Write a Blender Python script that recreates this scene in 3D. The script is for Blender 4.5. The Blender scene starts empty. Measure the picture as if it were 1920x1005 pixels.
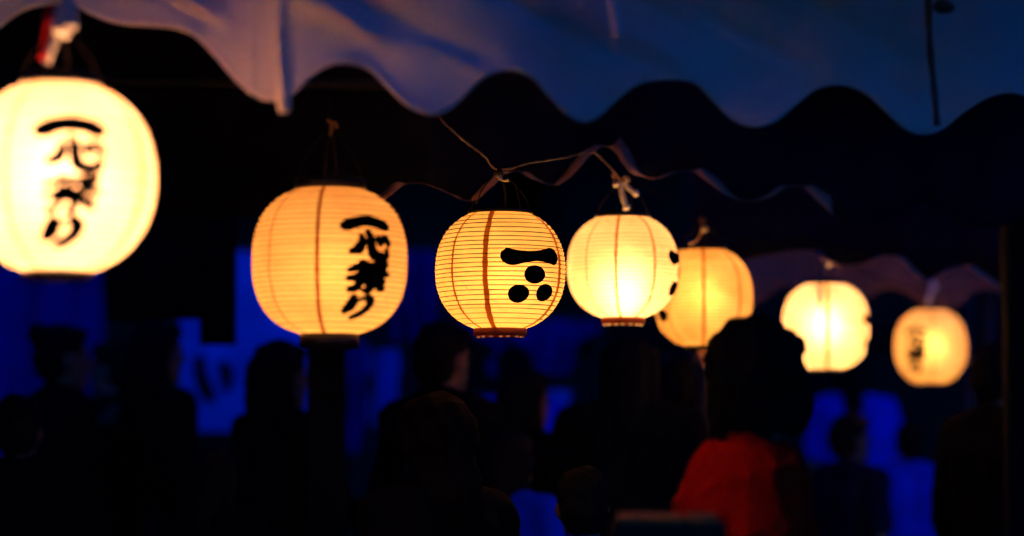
import bpy, bmesh, math, random
from mathutils import Vector, Matrix, noise
R = math.radians
random.seed(7)
scene = bpy.context.scene
COL = scene.collection

# ------------------------------------------------------------------ camera
LENS, CAMH, PITCH = 85.0, 1.35, R(4.19)
F = LENS / 36 * 1920                      # focal length in photo pixels
cam_d = bpy.data.cameras.new('camera'); cam = bpy.data.objects.new('camera', cam_d); COL.objects.link(cam)
cam_d.lens = LENS; cam_d.sensor_width = 36; cam_d.clip_end = 500; cam_d.clip_start = 0.05
cam.location = (0, 0, CAMH); cam.rotation_euler = (R(90) + PITCH, 0, 0)
cam_d.dof.use_dof = True; cam_d.dof.focus_distance = 5.44; cam_d.dof.aperture_fstop = 1.5
scene.camera = cam
# ------------------------------------------------------------------ dusk sky
world = bpy.data.worlds.new('World'); scene.world = world; world.use_nodes = True
nt = world.node_tree; bg = nt.nodes['Background']
sky = nt.nodes.new('ShaderNodeTexSky'); sky.sky_type = 'NISHITA'; sky.sun_disc = False
sky.sun_elevation = R(-5.0); sky.sun_rotation = R(160); sky.ozone_density = 6.0
tint = nt.nodes.new('ShaderNodeMix'); tint.data_type = 'RGBA'; tint.blend_type = 'MULTIPLY'
tint.inputs[0].default_value = 1.0; tint.inputs[7].default_value = (0.10, 0.88, 0.80, 1)   # tungsten white balance
nt.links.new(sky.outputs[0], tint.inputs[6]); nt.links.new(tint.outputs[2], bg.inputs[0])
bg.inputs[1].default_value = 50.0
# ------------------------------------------------------------------ exposure / render
scene.view_settings.view_transform = 'Standard'; scene.view_settings.look = 'None'
scene.view_settings.exposure = 0.0; scene.view_settings.gamma = 1.0
cy = scene.cycles
cy.use_denoising = True; cy.max_bounces = 8; cy.diffuse_bounces = 4; cy.glossy_bounces = 2
cy.transmission_bounces = 4; cy.transparent_max_bounces = 8; cy.sample_clamp_indirect = 20.0
cy.caustics_reflective = False; cy.caustics_refractive = True

FWD = Vector((0, math.cos(PITCH), math.sin(PITCH))); UP = Vector((0, -math.sin(PITCH), math.cos(PITCH))); RT = Vector((1, 0, 0))
def at(px, py, d):
    """photo pixel + metres of depth -> world point"""
    return Vector((0, 0, CAMH)) + d * (FWD + RT * ((px - 960) / F) + UP * ((502.5 - py) / F))

# ------------------------------------------------------------------ materials
def mat(name, col, rough=0.8, var=0.0, scale=8.0, spec=0.2, metal=0.0, bump=0.0, bscale=60.0, trans=0.0, sheen=0.0):
    m = bpy.data.materials.new(name); m.use_nodes = True
    n = m.node_tree.nodes; l = m.node_tree.links; b = n['Principled BSDF']
    b.inputs['Roughness'].default_value = rough; b.inputs['Metallic'].default_value = metal
    b.inputs['Specular IOR Level'].default_value = spec
    b.inputs['Base Color'].default_value = (*col, 1)
    tc = n.new('ShaderNodeTexCoord')
    if var > 0:
        nz = n.new('ShaderNodeTexNoise'); nz.inputs['Scale'].default_value = scale; nz.inputs['Detail'].default_value = 5
        rp = n.new('ShaderNodeValToRGB'); l.new(tc.outputs['Object'], nz.inputs['Vector']); l.new(nz.outputs['Fac'], rp.inputs['Fac'])
        rp.color_ramp.elements[0].position = 0.3; rp.color_ramp.elements[1].position = 0.7
        rp.color_ramp.elements[0].color = (*[c * (1 - var) for c in col], 1)
        rp.color_ramp.elements[1].color = (*[min(1, c * (1 + var)) for c in col], 1)
        l.new(rp.outputs['Color'], b.inputs['Base Color'])
    if bump > 0:
        n2 = n.new('ShaderNodeTexNoise'); n2.inputs['Scale'].default_value = bscale; n2.inputs['Detail'].default_value = 4
        bp = n.new('ShaderNodeBump'); bp.inputs['Strength'].default_value = bump; bp.inputs['Distance'].default_value = 0.01
        l.new(tc.outputs['Object'], n2.inputs['Vector']); l.new(n2.outputs['Fac'], bp.inputs['Height']); l.new(bp.outputs['Normal'], b.inputs['Normal'])
    if trans > 0:
        tr = n.new('ShaderNodeBsdfTranslucent'); tr.inputs['Color'].default_value = (*col, 1)
        mx = n.new('ShaderNodeMixShader'); mx.inputs[0].default_value = trans
        out = n['Material Output']
        l.new(b.outputs[0], mx.inputs[1]); l.new(tr.outputs[0], mx.inputs[2]); l.new(mx.outputs[0], out.inputs['Surface'])
    return m

def paper_mat(name, col, tr=0.6, clear=0.0, blot=0.08, bscale=9.0, fwd=0.0):
    """washi paper: diffuse front, mostly translucent, a little straight-through light"""
    m = bpy.data.materials.new(name); m.use_nodes = True
    n = m.node_tree.nodes; l = m.node_tree.links; n.remove(n['Principled BSDF'])
    tc = n.new('ShaderNodeTexCoord')
    nz = n.new('ShaderNodeTexNoise'); nz.inputs['Scale'].default_value = bscale; nz.inputs['Detail'].default_value = 6
    mp = n.new('ShaderNodeMapping'); mp.inputs['Scale'].default_value = (60, 60, 240)
    fb = n.new('ShaderNodeTexNoise'); fb.inputs['Scale'].default_value = 1.0; fb.inputs['Detail'].default_value = 3
    l.new(tc.outputs['Object'], nz.inputs['Vector']); l.new(tc.outputs['Object'], mp.inputs['Vector']); l.new(mp.outputs[0], fb.inputs['Vector'])
    rp = n.new('ShaderNodeValToRGB'); l.new(nz.outputs['Fac'], rp.inputs['Fac'])
    rp.color_ramp.elements[0].position = 0.32; rp.color_ramp.elements[1].position = 0.6
    rp.color_ramp.elements[0].color = (col[0] * (1 - blot * .5), col[1] * (1 - blot * 1.6), col[2] * (1 - blot * 2.2), 1)
    rp.color_ramp.elements[1].color = (*col, 1)
    mr = n.new('ShaderNodeMapRange'); mr.inputs[1].default_value = 0.3; mr.inputs[2].default_value = 0.7
    mr.inputs[3].default_value = 0.93; mr.inputs[4].default_value = 1.04
    l.new(fb.outputs['Fac'], mr.inputs[0])
    mul = n.new('ShaderNodeMix'); mul.data_type = 'RGBA'; mul.blend_type = 'MULTIPLY'; mul.inputs[0].default_value = 1
    l.new(rp.outputs['Color'], mul.inputs[6]); l.new(mr.outputs[0], mul.inputs[7])
    sp = n.new('ShaderNodeTexNoise'); sp.inputs['Scale'].default_value = 70; sp.inputs['Detail'].default_value = 2; l.new(tc.outputs['Object'], sp.inputs['Vector'])
    sr = n.new('ShaderNodeMapRange'); sr.inputs[1].default_value = .70; sr.inputs[2].default_value = .78; sr.inputs[3].default_value = 0; sr.inputs[4].default_value = .55; l.new(sp.outputs['Fac'], sr.inputs[0])
    fl = n.new('ShaderNodeMix'); fl.data_type = 'RGBA'; l.new(sr.outputs[0], fl.inputs[0]); l.new(mul.outputs[2], fl.inputs[6]); fl.inputs[7].default_value = (.35, .15, .04, 1)   # flecks in the washi
    d = n.new('ShaderNodeBsdfDiffuse'); t = n.new('ShaderNodeBsdfTranslucent')
    l.new(fl.outputs[2], d.inputs['Color']); l.new(fl.outputs[2], t.inputs['Color'])
    mx = n.new('ShaderNodeMixShader'); mx.inputs[0].default_value = tr
    l.new(d.outputs[0], mx.inputs[1]); l.new(t.outputs[0], mx.inputs[2])
    if fwd > 0:                                   # paper scatters mostly straight ahead
        rf = n.new('ShaderNodeBsdfRefraction'); rf.inputs['Roughness'].default_value = 1.0; rf.inputs['IOR'].default_value = 1.5
        l.new(fl.outputs[2], rf.inputs['Color']); mf = n.new('ShaderNodeMixShader'); mf.inputs[0].default_value = fwd
        l.new(t.outputs[0], mf.inputs[1]); l.new(rf.outputs[0], mf.inputs[2]); l.new(mf.outputs[0], mx.inputs[2])
    out = n['Material Output']; last = mx
    if clear > 0:
        c = n.new('ShaderNodeBsdfTransparent'); m2 = n.new('ShaderNodeMixShader'); m2.inputs[0].default_value = clear
        l.new(mx.outputs[0], m2.inputs[1]); l.new(c.outputs[0], m2.inputs[2]); last = m2
    l.new(last.outputs[0], out.inputs['Surface'])
    return m

def emit_mat(name, col, s):
    m = bpy.data.materials.new(name); m.use_nodes = True
    n = m.node_tree.nodes; n.remove(n['Principled BSDF'])
    e = n.new('ShaderNodeEmission'); e.inputs[0].default_value = (*col, 1); e.inputs[1].default_value = s
    m.node_tree.links.new(e.outputs[0], n['Material Output'].inputs['Surface'])
    return m

M = dict(
    canvas=mat('canvas', (0.74, 0.72, 0.70), 0.85, 0.12, 3.0, bump=0.25, bscale=9),
    roof_canvas=mat('roof_canvas', (0.55, 0.54, 0.55), 0.85, 0.12, 3.0),
    hem=mat('canvas_hem', (0.86, 0.80, 0.74), 0.85, 0.1, 20),
    navy_cloth=mat('navy_cloth', (0.010, 0.010, 0.022), 0.95, 0.3, 6, spec=0.05),
    lit_hem=mat('lit_hem', (0.50, 0.26, 0.18), 0.9, 0.1, 12),  # warm tint stands in for lantern light along the awning hems
    grey_cloth=mat('grey_violet_cloth', (0.16, 0.085, 0.07), 0.9, 0.2, 5, bump=.2),
    black_cloth=mat('black_cloth', (0.004, 0.004, 0.006), 0.95, 0.3, 10, spec=0.02),
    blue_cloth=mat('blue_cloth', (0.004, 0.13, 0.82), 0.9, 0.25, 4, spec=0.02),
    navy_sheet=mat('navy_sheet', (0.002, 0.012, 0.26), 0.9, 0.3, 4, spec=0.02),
    steel=mat('painted_steel', (0.03, 0.03, 0.033), 0.5, 0.2, 20, metal=0.3),
    dark_wood=mat('dark_wood', (0.005, 0.004, 0.004), 0.8, 0.4, 12, spec=.1),
    black_lacquer=mat('black_lacquer', (0.006, 0.005, 0.005), 0.45, 0.2, 30, spec=0.3),
    red_wood=mat('red_brown_wood', (0.30, 0.085, 0.03), 0.55, 0.35, 25, trans=0.35),
    hoop=mat('bamboo_hoop', (0.12, 0.055, 0.018), 0.7, 0.2, 30),
    pale_hoop=mat('papered_hoop', (0.36, 0.22, 0.09), 0.7, 0.2, 30),
    ink=mat('black_ink', (0.003, 0.003, 0.003), 0.9, spec=0.05),
    white_string=mat('white_string', (0.75, 0.70, 0.62), 0.8, 0.1, 80, bump=.4, bscale=300),
    brown_cord=mat('brown_cord', (0.30, 0.17, 0.09), 0.8, 0.2, 80, bump=.4, bscale=300),
    cable=mat('copper_cable', (0.22, 0.11, 0.05), 0.45, 0.3, 60, spec=0.5),
    wire=mat('dark_wire', (0.014, 0.010, 0.008), 0.6, 0.2, 60, spec=0.2),
    red_ribbon=mat('red_ribbon', (0.62, 0.012, 0.012), 0.5, 0.15, 30),
    film=mat('clear_film', (0.70, 0.68, 0.66), 0.25, 0.1, 40, spec=0.6, bump=.5, bscale=90),
    skin=mat('skin', (0.22, 0.115, 0.07), 0.6, 0.1, 15),
    hair=mat('black_hair', (0.006, 0.005, 0.005), 0.7, 0.3, 60, spec=0.08, bump=.6, bscale=160),
    eye=mat('dark_eye', (0.02, 0.015, 0.012), 0.3),
    black_shirt=mat('black_shirt', (0.006, 0.005, 0.006), 0.95, 0.3, 10, spec=0.02, bump=.3, bscale=14),
    navy_shirt=mat('navy_shirt', (0.008, 0.010, 0.035), 0.95, 0.3, 10, spec=0.02, bump=.3, bscale=14),
    blue_shirt=mat('blue_shirt', (0.002, 0.035, 0.78), 0.9, 0.22, 8, spec=0.02, bump=.4, bscale=14),
    red_shirt=mat('red_shirt', (0.70, 0.010, 0.003), 0.9, 0.15, 8, spec=0.05, bump=.5, bscale=13),
    hood=mat('brown_hood', (0.009, 0.006, 0.005), 0.9, 0.3, 14, spec=0.05, bump=.4, bscale=30),
    trousers=mat('dark_trousers', (0.012, 0.012, 0.016), 0.9, 0.2, 10),
    shoe=mat('dark_shoe', (0.02, 0.018, 0.016), 0.6),
    cardboard=mat('cardboard', (0.62, 0.24, 0.06), 0.85, 0.12, 12),  # orange deepened to stand in for warm lantern light on the flaps
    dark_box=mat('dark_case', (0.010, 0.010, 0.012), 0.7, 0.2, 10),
    asphalt=mat('asphalt', (0.045, 0.045, 0.048), 0.9, 0.3, 6, bump=.5, bscale=90),
    plaster=mat('dark_plaster', (0.006, 0.006, 0.007), 0.9, 0.25, 2),
    roof_tile=mat('roof_tile', (0.03, 0.03, 0.035), 0.6, 0.2, 5),
    table=mat('table_top', (0.25, 0.22, 0.2), 0.5, 0.1, 8),
)

# ------------------------------------------------------------------ mesh helpers
def obj(name, bm, m, parent=None, smooth=True, loc=None):
    me = bpy.data.meshes.new(name)
    if isinstance(bm, tuple): me.from_pydata(bm[0], [], bm[1])
    else:
        bmesh.ops.recalc_face_normals(bm, faces=bm.faces[:]); bm.to_mesh(me); bm.free()
    if smooth: me.polygons.foreach_set('use_smooth', [True] * len(me.polygons))
    me.materials.append(m)
    o = bpy.data.objects.new(name, me); COL.objects.link(o)
    if parent: o.parent = parent
    if loc is not None: o.location = loc
    return o
def empty(name, loc=(0, 0, 0), rz=0):
    o = bpy.data.objects.new(name, None); COL.objects.link(o); o.location = loc; o.rotation_euler = (0, 0, rz); o.empty_display_size = .1
    return o
def tag(o, label=None, cat=None, group=None, kind=None):
    if label: o['label'] = label
    if cat: o['category'] = cat
    if group: o['group'] = group
    if kind: o['kind'] = kind
    return o
def box(bm, c, s, rz=0.0):
    r = bmesh.ops.create_cube(bm, size=1)
    bmesh.ops.scale(bm, vec=s, verts=r['verts'])
    if rz: bmesh.ops.rotate(bm, cent=(0, 0, 0), matrix=Matrix.Rotation(rz, 3, 'Z'), verts=r['verts'])
    bmesh.ops.translate(bm, vec=c, verts=r['verts']); return r['verts']
def bevelled_box(c, s, b=0.006, rz=0):
    bm = bmesh.new(); box(bm, c, s, rz); bmesh.ops.bevel(bm, geom=bm.edges[:], offset=b, segments=2, affect='EDGES'); return bm
def frame_of(t):
    t = t.normalized(); a = Vector((0, 0, 1)) if abs(t.z) < .9 else Vector((1, 0, 0))
    u = t.cross(a).normalized(); return u, t.cross(u).normalized()
def tube(bm, pts, rad, seg=8, cap=True):
    pts = [Vector(p) for p in pts]; rings = []
    rr = rad if isinstance(rad, (list, tuple)) else [rad] * len(pts)
    u = None
    for i, p in enumerate(pts):
        t = (pts[min(i + 1, len(pts) - 1)] - pts[max(i - 1, 0)])
        if t.length < 1e-9: t = Vector((0, 0, 1))
        t.normalize()
        if u is None: u, v = frame_of(t)
        else:
            u = (u - t * u.dot(t)).normalized(); v = t.cross(u)
        rings.append([bm.verts.new(p + (u * math.cos(2 * math.pi * k / seg) + v * math.sin(2 * math.pi * k / seg)) * rr[i]) for k in range(seg)])
    for a, b in zip(rings, rings[1:]):
        for k in range(seg): bm.faces.new((a[k], a[(k + 1) % seg], b[(k + 1) % seg], b[k]))
    if cap:
        bm.faces.new(rings[0][::-1]); bm.faces.new(rings[-1])
    return bm
def spline(pts, n=6):
    """Catmull-Rom through the points (any dimension)"""
    P = [Vector(p) for p in pts]; P = [P[0] * 2 - P[1]] + P + [P[-1] * 2 - P[-2]]; out = []
    for i in range(1, len(P) - 2):
        for k in range(n):
            t = k / n; a, b, c, d = P[i - 1], P[i], P[i + 1], P[i + 2]
            out.append(0.5 * (2 * b + (c - a) * t + (2 * a - 5 * b + 4 * c - d) * t * t + (3 * b - a - 3 * c + d) * t ** 3))
    out.append(P[-2]); return out
def lathe(prof, seg=48, close=False):
    V, Fc = [], []
    for r, z in prof:
        for k in range(seg):
            a = 2 * math.pi * k / seg; V.append((r * math.sin(a), -r * math.cos(a), z))
    n = len(prof)
    for i in range(n if close else n - 1):
        j = (i + 1) % n
        for k in range(seg):
            k2 = (k + 1) % seg; Fc.append((i * seg + k, i * seg + k2, j * seg + k2, j * seg + k))
    return V, Fc

# ================================================================== SETTING
bm = bmesh.new(); bmesh.ops.create_grid(bm, x_segments=4, y_segments=4, size=150)
g = obj('ground', bm, M['asphalt'], smooth=False); tag(g, 'dark asphalt festival ground', kind='structure')

# dark timber hall closing the view behind the crowd
def hall(cx, y, w, h, label):
    t = empty('timber_hall', (cx, y, 0)); tag(t, label, 'building', 'dark halls behind the crowd')
    bm = bmesh.new(); box(bm, (0, 4, h / 2), (w, 8, h)); obj('wall', bm, M['plaster'], t, False)
    n = int(w / 1.8)
    for i in range(n + 1):
        obj('post', bevelled_box((-w / 2 + .1 + i * (w - .2) / n, -.03, h / 2), (.16, .16, h), .01), M['dark_wood'], t, False)
    for z in (.12, h * .55, h - .15):
        obj('beam', bevelled_box((0, -.02, z), (w + .1, .11, .18), .01), M['dark_wood'], t, False)
    bm = bmesh.new()
    pr = [(-1.1, h - .1), (4, h + 2.6), (9.1, h - .1), (9.1, h + .12), (4, h + 2.84), (-1.1, h + .12)]
    a = [bm.verts.new((-w / 2 - .6, q[0], q[1])) for q in pr]; b = [bm.verts.new((w / 2 + .6, q[0], q[1])) for q in pr]
    for i in range(6): bm.faces.new((a[i], a[(i + 1) % 6], b[(i + 1) % 6], b[i]))
    bm.faces.new(a); bm.faces.new(b[::-1]); obj('roof', bm, M['roof_tile'], t, False)
    return t
hall(-5.2, 17, 10.2, 3.6, 'dark timber hall behind the crowd, left of the red shirt')
hall(5.2, 17.6, 10.0, 3.9, 'dark timber hall behind the crowd, right of the red shirt')

# ================================================================== TENTS
def cloth_from_contour(cont, top_y, dfun, rows=16, per=6, fold=0.02, curl=0.0, seed=0, lean=None, creases=(), name='valance', m=None, parent=None):
    """hanging cloth: wavy lower edge given in photo pixels at depth d(x), upper edge at top_y"""
    c = spline([(x, y, 0) for x, y in cont], per); V, Fc = [], []
    nx = len(c)
    for j in range(rows + 1):
        v = j / rows
        for p in c:
            y = top_y + (p.y - top_y) * v; q = at(p.x, y, dfun(p.x))
            f = noise.noise(Vector((q.x * 3.1 + seed, q.z * 1.2, seed))) + .5 * noise.noise(Vector((q.x * 8 + seed, q.z * 5, 3.7)))
            for (cx_, cy_, sx_, ln_, am_) in creases:       # pulled diagonal creases
                e = (p.x - cx_) * .88 + (y - cy_) * .47; o_ = -(p.x - cx_) * .47 + (y - cy_) * .88
                q.y += am_ * math.exp(-(o_ / sx_) ** 2 - (e / ln_) ** 2)
            q.y += fold * f * (0.3 + 0.9 * v)
            if lean: q.y += lean(p.x) * max(0, (.80 - v) / .8)
            if curl and v > .8: q.y -= curl * ((v - .8) / .2) ** 2
            V.append(q)
    for j in range(rows):
        for i in range(nx - 1): Fc.append((j * nx + i, j * nx + i + 1, (j + 1) * nx + i + 1, (j + 1) * nx + i))
    o = obj(name, (V, Fc), m, parent)
    s = o.modifiers.new('thick', 'SOLIDIFY'); s.thickness = 0.0015
    return o, V[-nx:]
def ribbon(name, pts, width, m, parent, twist=0.0, tscale=0.05, down=True, t0=0.0):
    V, Fc = [], []
    for i, p in enumerate(pts):
        p = Vector(p); ang = t0 + twist * math.sin(i * tscale) if twist else t0
        d = Vector((0, -math.sin(ang), -math.cos(ang))) * width
        V += [p - d * .15, p + d * .85]
    for i in range(len(pts) - 1): Fc.append((2 * i, 2 * i + 1, 2 * i + 3, 2 * i + 2))
    o = obj(name, (V, Fc), m, parent); s = o.modifiers.new('thick', 'SOLIDIFY'); s.thickness = 0.002
    return o
def pole(parent, x, y, h, r=.024):
    bm = bmesh.new(); tube(bm, [(x, y, 0), (x, y, h)], r, 12); p = obj('pole', bm, M['steel'], parent)
    bm = bmesh.new(); box(bm, (x, y, .006), (.14, .14, .012)); obj('foot_plate', bm, M['steel'], p, False)
def strap(parent, pts, w, m, name='tie_strap'):
    c = spline(pts, 5); V, Fc = [], []
    for i, p in enumerate(c):
        k = w * (.5 + .06 * math.sin(i * 1.3)); yaw = .35 * math.sin(i * .5)
        off = Vector((math.cos(yaw) * k, math.sin(yaw) * k, 0)); V += [p - off, p + off]
    for i in range(len(c) - 1): Fc.append((2 * i, 2 * i + 1, 2 * i + 3, 2 * i + 2))
    o = obj(name, (V, Fc), m, parent); s = o.modifiers.new('thick', 'SOLIDIFY'); s.thickness = .003
    return o

# ---- near white tent: scalloped valance across the top of the picture
tentA = empty('festival_tent', (0, 4.7, 0)); tag(tentA, 'white canvas tent with scalloped valance across the top, above the lanterns', 'tent')
tentA.location = (0, 0, 0)
def dA(x, K=((-1500, 4.45), (-420, 4.45), (100, 4.38), (300, 4.24), (470, 4.06), (515, 4.04), (560, 4.06), (720, 4.11), (1000, 4.20), (1920, 4.75), (2600, 5.1))):
    for (a, p), (b, q) in zip(K, K[1:]):
        if x <= b: t = max(0, (x - a) / (b - a)); t = t if b - a > 150 else t * t * (3 - 2 * t); return p + (q - p) * t
    return K[-1][1]
contA = [(-1150, 120), (-1080, 180), (-1010, 190), (-930, 120), (-860, 80), (-780, 120), (-700, 190), (-620, 190), (-540, 110), (-470, 60), (-420, 60), (-350, 100), (-270, 165), (-200, 185), (-130, 160), (-60, 110), (0, 60), (50, 22), (100, 8), (140, 10), (175, 28), (215, 42), (280, 48), (330, 52),
         (365, 66), (400, 100), (440, 146), (475, 174), (510, 182), (545, 170), (580, 138), (615, 116), (650, 112), (690, 124), (725, 158), (765, 196), (805, 212),
         (838, 205), (870, 178), (905, 146), (950, 130), (995, 142), (1030, 178), (1060, 208), (1092, 225), (1122, 214), (1160, 180), (1200, 152), (1250, 145),
         (1300, 152), (1340, 188), (1375, 224), (1412, 238), (1450, 228), (1490, 196), (1530, 166), (1575, 160), (1620, 176), (1660, 210), (1695, 240), (1728, 250),
         (1765, 240), (1810, 205), (1860, 178), (1910, 175), (1960, 200), (2010, 250), (2050, 262), (2100, 240), (2160, 190), (2230, 190), (2300, 240), (2340, 270)]
valA, edgeA = cloth_from_contour(contA, -230, dA, rows=34, per=8, fold=.05, curl=.014, seed=2.3, lean=lambda x: .34 * min(1, max(0, (545 - x) / 190)), creases=[(x_, y_, s_, l_, a_) for x_, y_, s_, l_, a_ in ((1390, 60, 14, 120, .022), (1180, 60, 22, 160, -.02), (1010, 30, 18, 120, .02), (760, 40, 26, 150, .022), (640, 30, 20, 110, -.018), (1580, 40, 24, 150, .02), (860, 110, 16, 90, -.014), (330, 10, 14, 130, .02), (1250, 20, 20, 120, .018))], m=M['canvas'], parent=tentA)
# stitched hem along the scallops
V, Fc = [], []
for i, p in enumerate(edgeA):
    V += [p + Vector((0, -.0025, .004)), p + Vector((0, -.0045, -.0035)), p + Vector((0, .004, -.004))]
for i in range(len(edgeA) - 1):
    for k in (0, 1): Fc.append((3 * i + k, 3 * i + k + 1, 3 * i + 4 + k, 3 * i + 3 + k))
obj('hem', (V, Fc), M['hem'], valA)
eaveL, eaveR = at(-1150, -230, dA(-1150)), at(2340, -230, dA(2340))
zE = eaveL.z
def roof(parent, x0, x1, yf, yb, ze, rise, m, seed):
    V, Fc = [], []; nx, ny = 24, 12
    for j in range(ny + 1):
        v = j / ny; h = ze + rise * (1 - abs(2 * v - 1))
        for i in range(nx + 1):
            u = i / nx; s = .03 * noise.noise(Vector((u * 9, v * 5, seed)))
            V.append((x0 + (x1 - x0) * u, yf + (yb - yf) * v, h + s * math.sin(math.pi * v)))
    for j in range(ny):
        for i in range(nx): a = j * (nx + 1) + i; Fc.append((a, a + 1, a + nx + 2, a + nx + 1))
    o = obj('roof', (V, Fc), m, parent); s = o.modifiers.new('thick', 'SOLIDIFY'); s.thickness = .002
    return o
roof(tentA, eaveL.x - .3, eaveR.x, 4.0, 6.25, zE - .005, .55, M['roof_canvas'], 5)
for x in (eaveL.x + .05, eaveR.x - .05):
    for y in (4.3, 6.15): pole(tentA, x, y, zE)
for (y, z) in ((5.0, zE + .3), (6.12, zE - .03), (5.3, zE + .46)):
    bm = bmesh.new(); tube(bm, [(eaveL.x, y, z), (eaveR.x, y, z)], .019, 10); obj('roof_pipe', bm, M['steel'], tentA)
bm = bmesh.new(); a, b = at(-300, 150, 5.9), at(760, 158, 5.9); tube(bm, [a, b], .016, 10); obj('cross_pipe', bm, M['steel'], tentA)
def webbing(pts, r):
    bm = bmesh.new(); c = spline(pts, 6)
    tube(bm, c, [r * (1 + .12 * noise.noise(Vector((i * .5, r * 700, 0)))) * (.7 if i == len(c) - 1 else 1) for i in range(len(c))], 10); return obj('tie_strap', bm, M['hem'], tentA)
webbing([at(528, -140, 3.93), at(527, 0, 3.92), at(525, 70, 3.91), at(528, 130, 3.90), at(533, 212, 3.90)], .0115)
webbing([at(1140, -120, 4.24), at(1146, -20, 4.24), at(1153, 30, 4.22), at(1160, 76, 4.20)], .010)
webbing([at(1088, -120, 4.20), at(1086, -40, 4.20), at(1092, 14, 4.19)], .006)
M['dark_strap'] = mat('dark_strap', (0.12, 0.11, 0.10), .9, .2, 20)
st = strap(tentA, [at(1738, -120, 4.57), at(1740, 0, 4.57), at(1744, 90, 4.56), at(1750, 160, 4.56), at(1757, 236, 4.56)], .013, M['dark_strap'])
bm = bmesh.new(); bmesh.ops.create_icosphere(bm, subdivisions=3, radius=.02)
for v in bm.verts: v.co *= 1 + .35 * noise.noise(v.co * 40); v.co.z *= .7
bmesh.ops.translate(bm, vec=at(1768, 12, 4.55), verts=bm.verts); obj('strap_knot', bm, M['dark_strap'], st)

# ---- dark navy awning behind it, wavy hem tinted and shaped like lantern-lit patches
tentB = empty('dark_awning'); tag(tentB, 'dark navy awning with pale wavy hem just above the middle lanterns', 'awning')
dB = lambda x: 5.95 + 1.0 * max(0, (x - 800)) / 800
contB = [(-420, 420), (-200, 400), (0, 410), (200, 395), (400, 410), (560, 400), (660, 402), (690, 392), (722, 372), (755, 349), (788, 345), (815, 352), (848, 366), (882, 376), (918, 350), (945, 327), (972, 322), (1005, 337),
         (1035, 347), (1060, 335), (1085, 310), (1106, 289), (1132, 274), (1158, 284), (1180, 312), (1200, 328), (1228, 335), (1268, 323), (1300, 321), (1332, 341),
         (1366, 366), (1400, 378), (1440, 369), (1475, 350), (1510, 352), (1545, 380), (1580, 410), (1630, 425), (1690, 400), (1740, 380), (1800, 410), (1860, 430), (1950, 400), (2100, 420)]
valB, edgeB = cloth_from_contour(contB, -20, dB, rows=10, per=5, fold=.03, seed=8.1, m=M['navy_cloth'], parent=tentB)
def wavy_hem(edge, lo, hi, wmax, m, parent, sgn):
    """binding tape shaped as the lit patches: broad on falling slopes, narrow on rising ones, gone at crests"""
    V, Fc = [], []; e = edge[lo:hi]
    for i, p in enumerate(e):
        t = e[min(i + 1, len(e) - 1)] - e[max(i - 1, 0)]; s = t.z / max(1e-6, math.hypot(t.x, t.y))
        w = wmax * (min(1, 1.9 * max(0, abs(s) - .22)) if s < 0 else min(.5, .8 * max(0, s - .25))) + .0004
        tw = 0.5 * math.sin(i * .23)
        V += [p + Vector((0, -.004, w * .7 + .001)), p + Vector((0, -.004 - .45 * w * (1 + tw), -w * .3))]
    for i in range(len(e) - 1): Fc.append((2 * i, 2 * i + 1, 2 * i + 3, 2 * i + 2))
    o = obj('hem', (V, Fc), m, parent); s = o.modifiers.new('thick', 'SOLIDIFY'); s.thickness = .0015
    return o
wavy_hem(edgeB, 36, 178, .062, M['lit_hem'], valB, 1)
eb = at(-420, -20, dB(0)).z
roof(tentB, -2.2, 2.4, 6.27, 7.2, eb + .0, .3, M['navy_cloth'], 9)
for x in (-2.1, 2.3):
    for y in (6.35, 7.1): pole(tentB, x, y, eb)

# ---- far grey-violet tent on the right
tentC = empty('grey_tent'); tag(tentC, 'far grey violet tent with scalloped valance behind the two farthest lanterns', 'tent')
dC = lambda x: 10.6
contC = [(1330, 560), (1380, 575), (1420, 572), (1460, 545), (1490, 540), (1520, 556), (1560, 580), (1600, 578), (1640, 552), (1670, 542), (1705, 556), (1745, 582), (1790, 575), (1830, 548), (1855, 545), (1884, 556)]
valC, edgeC = cloth_from_contour(contC, 300, dC, rows=10, per=5, fold=.06, seed=4.4, m=M['grey_cloth'], parent=tentC)
zc = at(1330, 300, 10.6).z
cl, cr = at(1330, 300, 10.6), at(1884, 300, 10.6)
roof(tentC, cl.x, cr.x, 10.55, 11.3, zc - .02, .25, M['grey_cloth'], 3)
for x in (cl.x + .05, cr.x - .05):
    for y in (10.7, 11.2): pole(tentC, x, y, zc)

# ---- second dark awning in front of it, only its wavy hem shows
tentD = empty('dark_awning'); tag(tentD, 'dark awning with looping brown hem above the two farthest lanterns', 'awning')
dD = lambda x: 8.3
contD = [(1300, 520), (1345, 505), (1390, 490), (1440, 480), (1490, 470), (1525, 474), (1545, 488), (1580, 500), (1625, 494), (1660, 480), (1690, 488), (1716, 512), (1745, 524), (1785, 504), (1815, 500), (1848, 522), (1885, 540), (1930, 515), (2000, 520)]
valD, edgeD = cloth_from_contour(contD, 150, dD, rows=8, per=5, fold=.03, seed=6.1, m=M['navy_cloth'], parent=tentD)
wavy_hem(edgeD, 8, 88, .022, M['lit_hem'], valD, 1)
zd = at(1300, 150, 8.3).z
roof(tentD, at(1300, 150, 8.3).x, at(2000, 150, 8.3).x, 8.26, 8.9, zd, .2, M['navy_cloth'], 2)
for x in (at(1300, 150, 8.3).x + .04, at(2000, 150, 8.3).x - .04):
    for y in (8.34, 8.8): pole(tentD, x, y, zd)
t = empty('wooden_post', at(1920, 834, 7.4)); t.location.z = 0; tag(t, 'thick black post at the right edge of the picture', 'post')
obj('shaft', bevelled_box((0, 0, 1.4), (.11, .11, 2.8), .01), M['dark_wood'], t, False)
obj('base', bevelled_box((0, 0, .06), (.24, .24, .12), .01), M['dark_wood'], t, False)
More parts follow.
